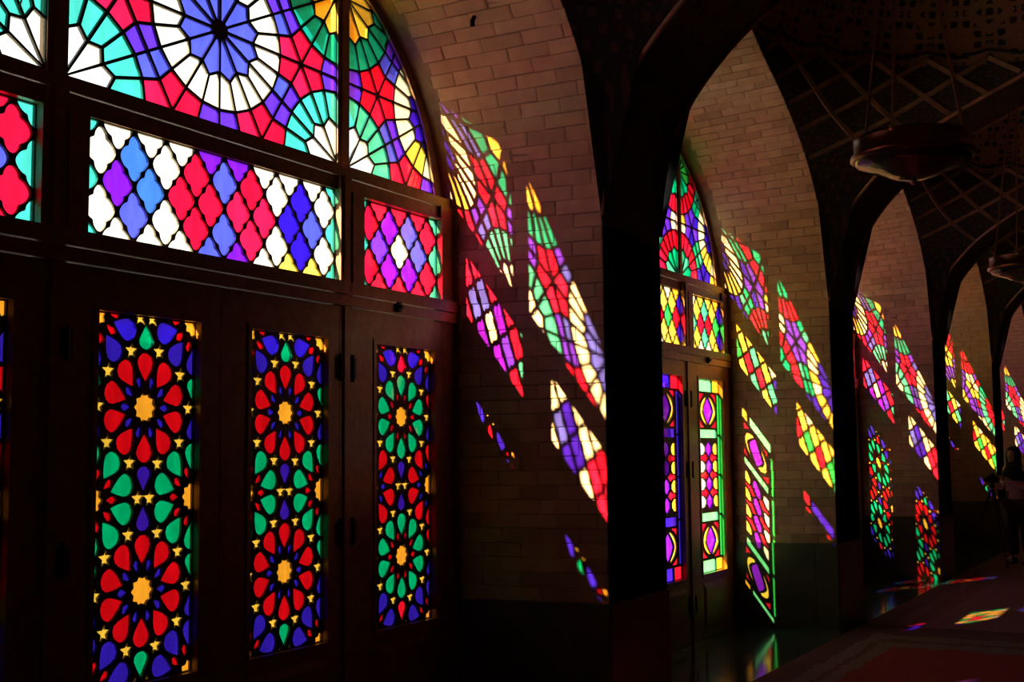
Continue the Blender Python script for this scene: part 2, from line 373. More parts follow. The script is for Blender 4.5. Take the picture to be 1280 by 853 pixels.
def rectp(x0, x1, z0, z1): return [(x0, z0), (x1, z0), (x1, z1), (x0, z1)]
PANELS = {}
def panel_data(key):
    """-> (came mesh, [(poly, colour)]) cached per pattern"""
    if key in PANELS: return PANELS[key]
    kind, typ = key; ins = .0016; random.seed(hash(kind) % 1 + len(kind)*7 + typ)
    if kind == 'fan_m':
        ins = .0018; reg = pane_region(-.2225, .2235); cells = girih(-.2255, .2255, .1165, 0, (PAL_A, PAL_B, PAL_C)[typ])
    elif kind == 'fan_r':
        reg = pane_region(.2500, .4585); cells = girih(.2495, .207, .1175, 0, (PAL_AR, PAL_B, PAL_C)[typ])
    elif kind == 'fan_l':
        reg = pane_region(-.4585, -.2490); cells = girih(-.2485, .207, .1175, 0, (PAL_AR, PAL_B, PAL_C)[typ])
    elif kind == 'quat_m': reg = rectp(-.198, .2225, .230, .3545); cells = quatre(*[reg[0][0], reg[1][0], .230, .3545], 9, Q9 if typ == 0 else Q9B, 0 if typ == 0 else 1); ins = 0
    elif kind == 'quat_r': reg = rectp(.275, .4695, .230, .352); cells = quatre(.275, .4695, .230, .352, 4, Q4 if typ == 0 else Q4B, 0 if typ == 0 else 1); ins = 0
    elif kind == 'quat_l': reg = rectp(-.4695, -.257, .230, .352); cells = quatre(-.4695, -.257, .230, .352, 4, ['cyan red red red cyan', 'red magenta red red', 'cyan violet cream blueviolet cyan', 'red magenta magenta red', 'cyan red red red cyan'] if typ == 0 else Q4B, 0 if typ == 0 else 1); ins = 0
    else:
        cx = {'d0': -.358, 'd1': -.1065, 'd2': .1255, 'd3': .3775}[kind]
        if typ == 0: reg = rectp(cx-.0735, cx+.0735, -.237, .1525); cells = rosettes(cx, ROSE_GREEN if kind in ('d0', 'd3') else ROSE_RED); ins = 0
        else: reg = rectp(cx-.0755, cx+.0755, -.272, .163); cells = lattice_door(reg[0][0], reg[1][0], -.272, .163, 0 if kind in ('d0', 'd3') else 1); ins = .0022
    lim = offset(reg, .0011); panes = []; holes = []
    if typ == 1 and kind[0] == 'd': ins = 0
    for P, c in cells:
        P = ccw(P); P = inset_ok(P, ins) if ins else P
        if not P: continue
        P = clip(P, lim)
        if not P or area(P) < 1.2e-5: continue
        holes.append(P); panes.append((offset(P, -.0007), c))
    fy = 0
    if kind[:3] == 'fan': fy = FY; reg = [FT(p_) for p_ in reg]; holes = [[FT(p_) for p_ in P] for P in holes]; panes = [([FT(p_) for p_ in P], c) for P, c in panes]
    me = came_mesh('tracery', reg, holes, fy-.0019, fy+.0019); me.materials.append(CAME)
    PANELS[key] = (me, panes); return PANELS[key]
PANE_MESH = {}
def build_panel(key, cx, parent, name, single):
    me, panes = panel_data(key); fy = FY if key[0][:3] == 'fan' else 0
    t = link(name, me, None, parent)
    t.location = (cx*K, 0, 0)
    if single:
        for i, (P, c) in enumerate(panes):
            if (key, i) not in PANE_MESH:
                m = mesh('glass_pane', *prism(P, fy-.0004, fy+.0004)); m.materials.append(glass(c)); PANE_MESH[(key, i)] = m
            link('glass_pane', PANE_MESH[(key, i)], None, t)
    else:
        if (key, 'all') not in PANE_MESH:
            V, Fs, mi, cols = [], [], [], []
            for P, c in panes:
                v, f = prism(P, fy-.0004, fy+.0004); n = len(V); V += v; Fs += [tuple(a+n for a in g) for g in f]
                if c not in cols: cols.append(c)
                mi += [cols.index(c)]*len(f)
            m = mesh('glass_panes', V, Fs)
            for c in cols: m.materials.append(glass(c))
            for p, k in zip(m.polygons, mi): p.material_index = k
            PANE_MESH[(key, 'all')] = m
        link('glass', PANE_MESH[(key, 'all')], None, t, kind='stuff')
    return t

# ------------------------------------------------------------------ wall with arched embrasures
S = 1.226; C0 = 1.0585; VO = .035; H_ = .506; D = -.245      # bay spacing, first bay centre, vault offset, room-side face of the wall
NB = 5; ZT = 1.30; YO = .142
XL = C0-S/2; ZDADO = -.215
def resample(prof, n):
    """apex->springing profile resampled by arclength, springing first"""
    P = [Vector(p) for p in prof][::-1]; L = [0]
    for a, b in zip(P, P[1:]): L.append(L[-1]+(b-a).length)
    out = []
    for i in range(n+1):
        s = L[-1]*i/n; k = max(j for j in range(len(L)) if L[j] <= s+1e-9); k = min(k, len(P)-2)
        out.append(P[k].lerp(P[k+1], (s-L[k])/(L[k+1]-L[k])))
    return out, L[-1]
NC = 36; OP, LO = resample(OPEN, NC); AP, LA = resample(ARR, NC); SPR = .33
def reveal(s, y, side=1):
    """point on the embrasure: s = metres-free arclength coordinate (<=0 straight part: z=SPR+s ; 0..NC curved), y plan depth; relative to bay centre"""
    t = -y/.245
    if s <= 0: xo, zo, xa, za = OP[0].x, SPR+s, AP[0].x, SPR+s
    else:
        s = min(s, NC-1e-6); k = int(s); f = s-k; o = OP[k].lerp(OP[k+1], f); a = AP[k].lerp(AP[k+1], f); xo, zo, xa, za = o.x, o.y, a.x, a.y
    x = side*xo+(VO+side*xa-side*xo)*t
    return Vector((x, y, zo+(za-zo)*t))
CH = .0207
def brick_variants():
    out = []
    for k in range(6):
        rnd = random.Random(k); L, H, T = .5, .5, .5; b = .045
        bm = bmesh.new(); bmesh.ops.create_cube(bm, size=1)
        for v in bm.verts: v.co.z *= 1; v.co += Vector((rnd.uniform(-.012, .012), rnd.uniform(-.05, .05), rnd.uniform(-.04, .04)))
        bmesh.ops.bevel(bm, geom=[e for e in bm.edges if sum(v.co.z > 0 for v in e.verts) == 2], offset=.05, segments=1, affect='EDGES')
        me = bpy.data.meshes.new('brick'); bm.to_mesh(me); bm.free(); me.materials.append(BRICK); out.append(me)
    return out
BV = brick_variants()
def bricks(cx, parent, single):
    rnd = random.Random(int(cx*100)); mats_ = []
    ncs = int(round((SPR-ZDADO)/CH)); rows = [(-(ncs-k)*CH+CH/2-.0, None) for k in range(ncs)]
    rows = [(SPR-ZDADO)*(-1+(k+.5)/ncs) for k in range(ncs)]+[k+.5 for k in range(NC)]
    for r, s in enumerate(rows):
        half = .5 if s <= 0 else .5
        L = .0605; y = -.017-(.5*L if r % 2 else .0) - rnd.uniform(0, .006)
        spans = []
        if r % 2: spans.append((-.017, y))
        while y > D+.004:
            y1 = max(y-L, D)
            if y1-D < .012: y1 = D
            spans.append((y, y1)); y = y1
        for a, b in spans:
            if a-b < .01: continue
            yc = (a+b)/2; p = reveal(s, yc); pa = reveal(s, a); pb = reveal(s, b)
            e = .5 if s > 0 else (SPR-ZDADO)/ncs/2
            q0 = reveal(s-e, yc); q1 = reveal(s+e, yc)
            X = (pb-pa); X = Vector((X.x, X.y, X.z)); Y = (q1-q0); n = X.cross(Y).normalized()
            if n.x > 0: n = -n
            lx = X.length*K-.005; ly = Y.length*K-.0055; X.normalize(); Y = n.cross(X)
            if Y.z < 0: Y = -Y
            th = .045; c = U(cx+p.x, p.y, p.z)+n*(-th/2+.004+rnd.uniform(-.0022, .0022))
            mtx = Matrix((X*lx, Y*ly, n*th)).transposed().to_4x4(); mtx.translation = c
            if mtx.determinant() < 0:
                mtx = Matrix((-X*lx, Y*ly, n*th)).transposed().to_4x4(); mtx.translation = c
            mats_.append((mtx, BV[rnd.randrange(6)]))
    if single:
        for m, me in mats_:
            o = link('brick', me, None, parent); o.matrix_local = m
    else:
        mb = MB()
        for m, me in mats_: mb.add([m @ v.co for v in me.vertices], [tuple(p.vertices) for p in me.polygons])
        me = mb.me('bricks'); me.materials.append(BRICK); link('brickwork', me, None, parent, kind='stuff')

def wall_bay(i):
    cx = C0+S*i; mb = MB(); xr = cx+S/2+VO; xl = cx-S/2+VO
    ss = [F-SPR]+[k for k in range(0, NC+1)]
    R = [reveal(s if s > 0 else s, 0) for s in ss]
    def P(s, y, side):
        v = reveal(s, y, side); return (cx+v.x+(.032*y/.245 if i == 0 and side < 0 else 0), v.y, v.z)
    for side in (1, -1):
        xe = xr if side == 1 else xl
        for a, b in zip(ss, ss[1:]):
            p0, p1 = P(a, D, side), P(b, D, side); o0, o1 = P(a, 0, side), P(b, 0, side)
            mb.add([U(*p0), U(*p1), U(*o1), U(*o0)], [(0, 1, 2, 3)])                                        # reveal
            mb.add([U(*p0), U(*p1), U(xe, D, p1[2]), U(xe, D, p0[2])], [(0, 1, 2, 3)])                       # room side
            q0, q1 = (o0[0], YO, o0[2]), (o1[0], YO, o1[2])
            mb.add([U(*o0), U(*o1), U(*q1), U(*q0)], [(0, 1, 2, 3)])
            mb.add([U(*q0), U(*q1), U(xe, YO, q1[2]), U(xe, YO, q0[2])], [(0, 1, 2, 3)])                   # outside
    for y, z in ((D, ARR[0][1]), (YO, OPEN[0][1])): mb.add([U(xl, y, z), U(xr, y, z), U(xr, y, ZT), U(xl, y, ZT)], [(0, 1, 2, 3)])
    wl = link('wall_left', mb.me('wall'), MORTAR, kind='structure')
    bricks(cx, wl, i <= 2)
    # dado slabs on the reveal and the pier front
    def slab(pts, n, th, name='marble_slab'):
        V = [U(*p) for p in pts]; n = Vector(n).normalized()*th; link(name, mesh(name, V+[v+n for v in V], [(0,1,2,3),(7,6,5,4),(0,4,5,1),(1,5,6,2),(2,6,7,3),(3,7,4,0)]), MARBLE, wl)
    for side in (1, -1):
        a, b, c = P(-.1, -.016, side), P(-.1, D*.8, side), P(-.1, D-.002, side)
        for u, v in ((a, b), (b, c)):
            g = .0006; slab([(u[0], u[1]-g, F), (v[0], v[1]+g, F), (v[0], v[1]+g, ZDADO), (u[0], u[1]-g, ZDADO)], (-side, 0, 0), .02)
    xa = cx+VO+H_
    slab([(xa, D, F), (xa+S-2*H_, D, F), (xa+S-2*H_, D, ZDADO), (xa, D, ZDADO)], (0, -1, 0), .012)
    return wl

for i in range(NB): wall_bay(i)
# wall behind the camera side of the first window
mb = MB(); mb.box(-2.2, XL+VO, D, YO, F, ZT); link('wall_left', mb.me('wall'), MORTAR, kind='structure')
XE = C0+S*(NB-.5)+VO
mb = MB(); mb.box(XE, XE+.3, -3, YO, F, ZT+.3); link('wall_far', mb.me('wall'), PLAST, kind='structure')
mb = MB(); mb.box(-2.4, -2.2, -3, YO, F, ZT+.3); link('wall_back', mb.me('wall'), PLAST, kind='structure')
mb = MB(); mb.box(-2.4, XE+.3, -3.1, -3, F, ZT+.3); link('wall_right', mb.me('wall'), PLAST, kind='structure')

# ------------------------------------------------------------------ windows and door leaves
GLASS_SETS = [0, 1, 0, 2, 0]
def frame_meshes():
    """wooden members shared by every bay, relative to the bay centre"""
    out = {}
    y0, y1 = -.006, .004
    ring = [(x, z) for x, z in GA][::-1]; outer = [(x, z) for x, z in OPEN]
    A = [(-x, z) for x, z in GA[1:][::-1]]+[(x, z) for x, z in GA]; oo = [p_ for p_ in OPEN if p_[1] > BOT+.002]; O = [(-x, z) for x, z in oo[1:][::-1]]+oo
    P = [FT(p_) for p_ in [(-.4585, BOT)]+A[1:-1]+[(.4585, BOT)]]; Q = [(-.4965, BOT)]+O+[(.4965, BOT)]
    out['arch_frame'] = came_mesh('arch_frame', ccw(Q+P[::-1]), [], FY-.006, FY+.005)
    mb = MB()
    for s in (-1, 1): mb.box(s*.5035 if s < 0 else .4705, -.4705 if s < 0 else .5035, -.010, y1, F, .3745)
    out['jamb'] = mb.me('jamb')
    for nm, x in (('l', -.2365), ('r', .2365)):
        mb = MB(); top = lerp_prof(OPEN, .2365)
        mb.box(x-.0128, x+.0128, -.010, .004, F, .3745); mb.box(x-.006, x+.006, -.0125, -.010, F, .3745); xa_, xb_ = FT((x-.0128, 0))[0], FT((x+.0128, 0))[0]; mb.box(xa_, xb_, FY-.004, FY+.008, BOT, top); mb.box(xa_+.008, xb_-.008, FY-.006, FY-.004, BOT, top); out['mullion_'+nm] = mb.me('mullion')
    mb = MB(); mb.box(-.5035, .5035, -.006, FY, .3745, BOT); mb.box(-.5035, .5035, FY-.005, FY+.006, BOT-.004, BOT+.0055); mb.box(-.5035, .5035, -.005, .004, .3545, .373); out['transom_t'] = mb.me('transom')
    mb = MB(); mb.box(-.5035, .5035, -.017, .004, .2135, .230); mb.box(-.5035, .5035, -.015, .004, .1975, .212); out['transom_b'] = mb.me('transom')
    mb = MB()
    for a, b in ((-.4705, -.4695), (-.257, -.2493), (-.2237, -.198), (.2225, .2237), (.2493, .275), (.4695, .4705)): mb.box(a, b, -.012, .004, .230, .3545)
    mb.box(-.4705, -.2493, -.012, .004, .352, .3545); mb.box(.2493, .4705, -.012, .004, .352, .3545); out['stile'] = mb.me('stile')
    mb = MB(); mb.box(-.5035, .5035, .0035, .02, F-.01, F+.012); out['threshold'] = mb.me('threshold')
    for k, me in out.items(): me.materials.clear(); me.materials.append(WOOD)
    return out
FR = frame_meshes(); DOORM = {}
def door_mesh(kind, x0, x1, typ):
    if (kind, typ) in DOORM: return DOORM[(kind, typ)]
    reg = {0: (-.237, .1525), 1: (-.272, .163)}[min(typ, 1) if typ != 2 else 0]; cx = {'d0': -.358, 'd1': -.1065, 'd2': .1255, 'd3': .3775}[kind]; hw = .0735 if reg[0] == -.237 else .0755
    z0, z1 = F+.001, .1965
    leaf = came_mesh('leaf', rectp(x0, x1, z0, z1), [rectp(cx-hw, cx+hw, reg[0], reg[1])], -.0095, .003); leaf.materials.append(WOOD)
    b = MB(); b.box(cx-hw-.006, cx-hw, -.011, -.0095, reg[0]-.006, reg[1]+.006); b.box(cx+hw, cx+hw+.006, -.011, -.0095, reg[0]-.006, reg[1]+.006)
    b.box(cx-hw, cx+hw, -.011, -.0095, reg[1], reg[1]+.006); b.box(cx-hw, cx+hw, -.011, -.0095, reg[0]-.006, reg[0])
    bead = b.me('glazing_bead'); bead.materials.append(WOOD)
    f = MB(); f.frustum(cx-hw, cx+hw, z0+.02, reg[0]-.02, -.0095, -.0125, .01); rp = f.me('raised_panel'); rp.materials.append(WOOD)
    DOORM[(kind, typ)] = (leaf, bead, rp); return DOORM[(kind, typ)]
LEAVES = {'d0': (-.4700, -.2500), 'd1': (-.2232, -.0005), 'd2': (.0005, .2232), 'd3': (.2500, .4700)}
hb = MB(); hb.tube([U(0, 0, -.018), U(0, 0, .018)], .011, 8); hb.box(-.008, .008, .0005, .0018, -.014, .014); HINGE = hb.me('hinge'); HINGE.materials.append(IRON)
nd = 0
for i in range(NB):
    cx = C0+S*i; typ = GLASS_SETS[i]; single = i <= 1
    wn = link('window_%d' % (i+1), FR['arch_frame'], None, kind='structure'); wn.location = (cx*K, 0, 0)
    for nm, k in (('jamb', 'jamb'), ('mullion', 'mullion_l'), ('mullion', 'mullion_r'), ('transom', 'transom_t'), ('transom', 'transom_b'), ('stile', 'stile'), ('threshold', 'threshold')): link(nm, FR[k], None, wn)
    for kind, nm in (('fan_l', 'fanlight_tracery'), ('fan_m', 'fanlight_tracery'), ('fan_r', 'fanlight_tracery'), ('quat_l', 'quatrefoil_tracery'), ('quat_m', 'quatrefoil_tracery'), ('quat_r', 'quatrefoil_tracery')):
        t = build_panel((kind, typ), 0, wn, nm, single)
    bt = MB(); bt.box(.345, .352, -.020, -.015, .200, .214); bt.tube([U(.3485, -.020, .207), U(.3485, -.0235, .207)], .012, 10); link('bolt', bt.me('bolt'), IRON, wn)
    for kind, (a, b) in LEAVES.items():
        nd += 1; dt = 1 if typ == 1 else 0
        leaf, bead, rp = door_mesh(kind, a, b, dt); d = link('door_%d' % nd, leaf, None, kind='structure'); d.location = (cx*K, 0, 0)
        link('glazing_bead', bead, None, d); link('raised_panel', rp, None, d)
        hx = a+.002 if kind in ('d0', 'd1') else b-.002
        if kind == 'd3': hx = a-.001
        if kind == 'd2': hx = b
        for z in (.115, -.04 if dt else -.10, -.33):
            h = link('hinge', HINGE, None, d); h.location = Vector((hx*K, -.0115*K, z*K)) 
        build_panel((kind, dt), 0, d, 'rosette_tracery' if dt == 0 else 'lattice_tracery', single)

# ------------------------------------------------------------------ floor and carpet
H = .506; VY = D-H
mb = MB(); mb.box(-2.4, XE+.3, -3.1, .02, F-.05, F); link('floor', mb.me('floor'), FLOORM, kind='structure')
def carpet_mat(name, xe, ye, field, border):
    """rug with a dark edge, a pale border band and a plain field, banded by the distance from its edges"""
    m = mat(name, field, .95, bump=(90, .6)); nt = m.node_tree; L = nt.links.new; b = nt.nodes['Principled BSDF']; N = nt.nodes.new
    g = N('ShaderNodeNewGeometry'); sp = N('ShaderNodeSeparateXYZ'); L(g.outputs['Position'], sp.inputs[0])
    def mth(op, a, c, c2=None):
        n = N('ShaderNodeMath'); n.operation = op
        for k, v in enumerate((a, c, c2)):
            if v is None: continue
            if isinstance(v, (int, float)): n.inputs[k].default_value = v
            else: L(v, n.inputs[k])
        return n.outputs[0]
    dx = mth('SUBTRACT', xe*K, sp.outputs['X']); dy = mth('MULTIPLY', mth('SUBTRACT', ye*K, sp.outputs['Y']), 2.2)
    nz = N('ShaderNodeTexNoise'); nz.inputs['Scale'].default_value = 4; nz.inputs['Detail'].default_value = 4; L(g.outputs['Position'], nz.inputs['Vector'])
    d = mth('MULTIPLY_ADD', nz.outputs['Fac'], .35, mth('MINIMUM', dx, dy)); d = mth('DIVIDE', d, 4.0)
    r = N('ShaderNodeValToRGB'); r.color_ramp.interpolation = 'CONSTANT'; cr = r.color_ramp
    cr.elements[0].color = (.10, .03, .03, 1); cr.elements[1].position = .17; cr.elements[1].color = (*border, 1)
    for p_, c_ in ((.24, (.12, .04, .035)), (.27, border), (.335, field)): e = cr.elements.new(p_); e.color = (*c_, 1)
    v = N('ShaderNodeTexVoronoi'); v.inputs['Scale'].default_value = 5; v.distance = 'MANHATTAN'; L(g.outputs['Position'], v.inputs['Vector'])
    gt = mth('GREATER_THAN', mth('SINE', mth('MULTIPLY', v.outputs['Distance'], 22), 0), .2)
    mx = N('ShaderNodeMix'); mx.data_type = 'RGBA'; mx.blend_type = 'MULTIPLY'; mx.inputs[7].default_value = (.6, .5, .5, 1)
    L(gt, mx.inputs[0]); L(d, r.inputs['Fac']); L(r.outputs['Color'], mx.inputs[6]); L(mx.outputs[2], b.inputs['Base Color']); return m
for x0, x1, nm, fld, brd, lb in ((-2.0, 2.93, 'near_carpet', (.27, .004, .009), (.17, .12, .095), 'dark red carpet with a pale border band in the near corner of the floor'),
                                 (2.94, XE-.1, 'far_carpet', (.22, .10, .10), (.16, .06, .055), 'brownish patterned carpet beyond the red one, under the camera tripod')):
    mb = MB(); mb.box(x0, x1, VY-H+.01, -.268, F, F+.003)
    link('carpet', mb.me('carpet'), carpet_mat(nm+'_weave', x1, -.268, fld, brd), label=lb, cat='carpet')

# ------------------------------------------------------------------ transverse arches, arcade and domes
H = .506; VY = D-H            # half opening; vault centre line

def arch_slab(yc, z_prof, x0, x1, mat_):
    """slab in the x direction pierced by the pointed arch along y"""
    return
def arch_outline():
    pts = [(H, F)]+[(x, z) for x, z in ARR[::-1]]+[(-x, z) for x, z in ARR[1:]]+[(-H, F)]
    return pts
AO = arch_outline()
ZV = 1.16
for i in range(-1, NB+1):
    x0 = C0+VO+S*i+H; x1 = x0+S-2*H-(.032 if i == -1 else 0)
    if i == NB: continue
    mb = MB()
    for (a, b), (c, d) in zip(AO, AO[1:]):
        if b == F and d == F: continue
        mb.add([U(x0, VY+a, b), U(x1, VY+a, b), U(x1, VY+c, d), U(x0, VY+c, d)], [(0, 1, 2, 3)])
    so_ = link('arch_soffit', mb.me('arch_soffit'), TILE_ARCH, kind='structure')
    mb = MB()
    for x in (x0, x1):
        for (a, b), (c, d) in zip(AO, AO[1:]):
            if abs(b-d) < 1e-6 and b == F: continue
            mb.add([U(x, VY+a, b), U(x, VY+c, d), U(x, VY+c, ZT), U(x, VY+a, ZT)], [(0, 1, 2, 3)])
        mb.add([U(x, VY-H, F), U(x, VY-H-.215, F), U(x, VY-H-.215, ZT), U(x, VY-H, ZT)], [(0, 1, 2, 3)])
    mb.add([U(x0, VY-H-.215, F), U(x1, VY-H-.215, F), U(x1, VY-H-.215, ZT), U(x0, VY-H-.215, ZT)], [(0, 1, 2, 3)])
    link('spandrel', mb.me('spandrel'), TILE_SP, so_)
    for x, sx in ((x0, -1), (x1, 1)):
        mb = MB(); pts = [U(x+sx*.001, VY+a, b) for a, b in AO if b > .345]
        mb.tube(pts, .020, 6); link('arch_moulding', mb.me('arch_moulding', True), TRIM, so_)
# arcade wall on the room side
def arcade():
    mb = MB(); y0 = VY-H; y1 = y0-.215
    for i in range(-2, NB):
        cx = C0+VO+S*i; P = [(x, z) for x, z in ARR[::-1]]
        for side in (1, -1):
            pr = [(side*H, F)]+[(side*x, z) for x, z in P]
            for (a, b), (c, d) in zip(pr, pr[1:]):
                mb.add([U(cx+a, y0, b), U(cx+c, y0, d), U(cx+side*S/2, y0, d), U(cx+side*S/2, y0, b)], [(0, 1, 2, 3)])
                mb.add([U(cx+a, y1, b), U(cx+c, y1, d), U(cx+side*S/2, y1, d), U(cx+side*S/2, y1, b)], [(0, 1, 2, 3)])
                mb.add([U(cx+a, y0, b), U(cx+c, y0, d), U(cx+c, y1, d), U(cx+a, y1, b)], [(0, 1, 2, 3)])
        for y in (y0, y1): mb.add([U(cx-S/2, y, .845), U(cx+S/2, y, .845), U(cx+S/2, y, ZT), U(cx-S/2, y, ZT)], [(0, 1, 2, 3)])
    return mb.me('arcade')
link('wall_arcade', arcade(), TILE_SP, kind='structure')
AZ = [(x, z) for x, z in ARR]
def zt(t): return lerp_prof(AZ, min(t, H))
def tz(z):
    for (a, b), (c, d) in zip(AZ, AZ[1:]):
        if d <= z <= b: return a+(c-a)*(b-z)/(b-d)
    return 0 if z > AZ[0][1] else H
CAPH = .34; ZR = AZ[0][1]
def dome_point(r, phi): return
def dome_meshes():
    net = MB(); cap = MB(); NT = 96; NR = 16
    V = []; UVN = []; UVC = []
    for k in range(NT+1):
        th = 2*math.pi*k/NT; c, s = math.cos(th), math.sin(th); rm = H/max(abs(c), abs(s)); tm = math.sqrt(max(0, rm*rm-H*H))
        for j in range(NR+1):
            t = tm*j/NR; r = math.sqrt(H*H+t*t); V.append(U(r*c, VY+r*s, zt(t))); UVN.append((th*2.2, -t*4))
    Fs = [(k*(NR+1)+j, (k+1)*(NR+1)+j, (k+1)*(NR+1)+j+1, k*(NR+1)+j+1) for k in range(NT) for j in range(NR)]
    net.add(V, Fs); V = []
    NP = 14
    for k in range(NT+1):
        th = 2*math.pi*k/NT
        for j in range(NP+1):
            ph = math.pi/2*j/NP; r = H*math.cos(ph); V.append(U(r*math.cos(th), VY+r*math.sin(th), ZR+CAPH*math.sin(ph))); UVC.append((th*2.2, ph*1.7))
    cap.add(V, [(k*(NP+1)+j, (k+1)*(NP+1)+j, (k+1)*(NP+1)+j+1, k*(NP+1)+j+1) for k in range(NT) for j in range(NP)])
    ribs = []
    def sp(z, th):
        if z >= ZR: sn = min(1, (z-ZR)/CAPH); r = H*math.sqrt(1-sn*sn)
        else: t = tz(z); r = math.sqrt(H*H+t*t)
        return r
    for sg in (1, -1):
        for k in range(24):
            pts = []; th0 = 15*k
            for q in range(240):
                z = .860-q*.002; th = th0+sg*(.860-z)/.0052; a = math.radians(th); r = sp(z, a)
                x, y = r*math.cos(a), r*math.sin(a)
                if max(abs(x), abs(y)) > H-.002 or z < .40: break
                pts.append((x, y, z))
            if len(pts) < 3: continue
            rb = MB(); V = []
            for n_, p in enumerate(pts):
                a = Vector(pts[max(n_-1, 0)]); b = Vector(pts[min(n_+1, len(pts)-1)]); d = (b-a).normalized()
                nr = Vector((-p[0], -p[1], -.25)).normalized(); sd = d.cross(nr).normalized(); c = Vector(p)
                for o in (sd*.0062-nr*.004, sd*.0052+nr*.003, -sd*.0052+nr*.003, -sd*.0062-nr*.004):
                    v = c+o; V.append(U(v.x, VY+v.y, v.z))
            Fs = [(4*n_+m, 4*n_+m+1, 4*n_+m+5, 4*n_+m+4) for n_ in range(len(pts)-1) for m in range(3)]
            ribs.append(rb.add(V, Fs).me('rib'))
    zz = MB(); pts = []
    for k in range(49):
        a = math.radians(7.5*k); z = .872 if k % 2 == 0 else .857; r = sp(z, a)-.003; pts.append(U(r*math.cos(a), VY+r*math.sin(a), z+.004))
    zz.tube(pts, .014, 5, cap=False)
    def uv(me, L):
        l = me.uv_layers.new(name='uv')
        for p in me.polygons:
            for li in p.loop_indices: l.data[li].uv = L[me.loops[li].vertex_index]
        return me
    return uv(net.me('net', True), UVN), uv(cap.me('cap', True), UVC), ribs, zz.me('zigzag')
dn, dc, dr, dz_ = dome_meshes()
RIBM = mat('vault_rib_brick', (.34, .19, .10), .7, noise=(9, (.2, .11, .055), .2)); ZIG = mat('teal_glazed_band', (.02, .045, .04), .4)
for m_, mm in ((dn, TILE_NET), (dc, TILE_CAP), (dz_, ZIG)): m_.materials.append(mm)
for m_ in dr: m_.materials.append(RIBM)
for i in range(-2, NB):
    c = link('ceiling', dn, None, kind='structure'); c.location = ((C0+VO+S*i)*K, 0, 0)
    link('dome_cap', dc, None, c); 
    if i >= 0:
        link('zigzag_band', dz_, None, c)
        for m_ in dr: link('rib', m_, None, c)
mb = MB(); mb.box(-2.4, XE+.3, -3.1, YO, ZT, ZT+.05); link('ceiling', mb.me('roof'), PLAST, kind='structure')

# ------------------------------------------------------------------ courtyard outside
STONE = mat('courtyard_stone', (.42, .40, .36), .8, noise=(.6, (.33, .31, .28), .2)); PALEW = mat('courtyard_wall_brick', (.45, .36, .27), .9, noise=(.8, (.34, .25, .18), .2))
mb = MB(); mb.box(-30, 45, .02, 14, F-.12, F-.05); link('ground', mb.me('ground'), STONE, kind='structure')
mb = MB(); mb.box(-25, 40, 9, 9.4, F-.05, 1.35)
for k in range(-24, 40, 2): mb.box(k, k+.3, 8.94, 9, F-.05, 1.45)
link('wall_courtyard', mb.me('court'), PALEW, kind='structure')
CANV = bpy.data.materials.new('canvas'); CANV.use_nodes = True; nt = CANV.node_tree; nt.nodes.clear()
o_ = nt.nodes.new('ShaderNodeOutputMaterial'); d_ = nt.nodes.new('ShaderNodeBsdfDiffuse'); t_ = nt.nodes.new('ShaderNodeBsdfTranslucent'); m_ = nt.nodes.new('ShaderNodeMixShader')
d_.inputs[0].default_value = (.75, .72, .66, 1); t_.inputs[0].default_value = (.6, .57, .5, 1); m_.inputs[0].default_value = .5
nt.links.new(d_.outputs[0], m_.inputs[1]); nt.links.new(t_.outputs[0], m_.inputs[2]); nt.links.new(m_.outputs[0], o_.inputs[0])
for a, b in ((C0-.495, C0+.495), (C0+S-.495, C0+S+.165), (C0+3*S-.495, C0+3*S+.495)):
    mb = MB(); mb.box(a, b, .030, .0305, F-.05, .168); link('sun_blind', mb.me('blind'), CANV, kind='structure')

# ------------------------------------------------------------------ hanging lamps
COPPER = mat('dark_copper', (.16, .05, .025), .28, .9, bump=(14, .25)); CRYST = mat('lamp_bowl_glass', (.06, .04, .03), .12, .3, 1.0, bump=(18, .5)); ROD = mat('lamp_rod_metal', (.35, .18, .10), .35, .9)
def lamp(x, y, z, label):
    e = link('hanging_lamp', None, label=label, cat='lamp', group='bowl lamps hung under the vault'); e.location = U(x, y, z); c = (0, 0, 0)
    R = .325
    link('rim', MB().lathe([(R*.96, .06), (R*.98, .068), (R*.98, .055), (R*.975, -.01), (R*1.03, -.025), (R*1.04, -.045), (R*.97, -.06), (R*.92, -.03), (R*.93, .055), (R*.96, .068)], c, 40).me('rim', True), COPPER, e)
    link('bowl', MB().lathe([(R*.97, -.055), (R*.93, -.078), (R*.74, -.10), (R*.58, -.115), (R*.40, -.145), (R*.2, -.165), (0.001, -.172)], c, 40).me('bowl', True), CRYST, e)
    link('finial', MB().lathe([(.001, -.20), (.018, -.19), (.022, -.178), (.012, -.168), (.001, -.16)], c, 14).me('finial', True), ROD, e)
    top = Vector((0, 0, 1.75))
    for k in range(4):
        a = math.radians((72, 172, 252, 300)[k]); p = Vector((R*.93*math.cos(a), R*.93*math.sin(a), .06)); q = top+Vector((.05*math.cos(a), .05*math.sin(a), -.08))
        link('rod', MB().tube([p, q], .0085, 6).me('rod'), ROD, e)
        link('rod_eye', MB().lathe([(.014, -.02), (.022, 0), (.014, .02)], p, 8).me('rod_eye'), ROD, e)
    link('canopy', MB().lathe([(.02, -.12), (.08, -.09), (.09, -.06), (.02, -.03), (.001, .02)], top, 16).me('canopy', True), COPPER, e)
pass
lamp(1.73, -.662, .415, 'nearer large bowl lamp on long rods, coloured light glinting on its rim')
lamp(1.73+S, -.662, .415, 'farther bowl lamp cut by the right edge of the photo')

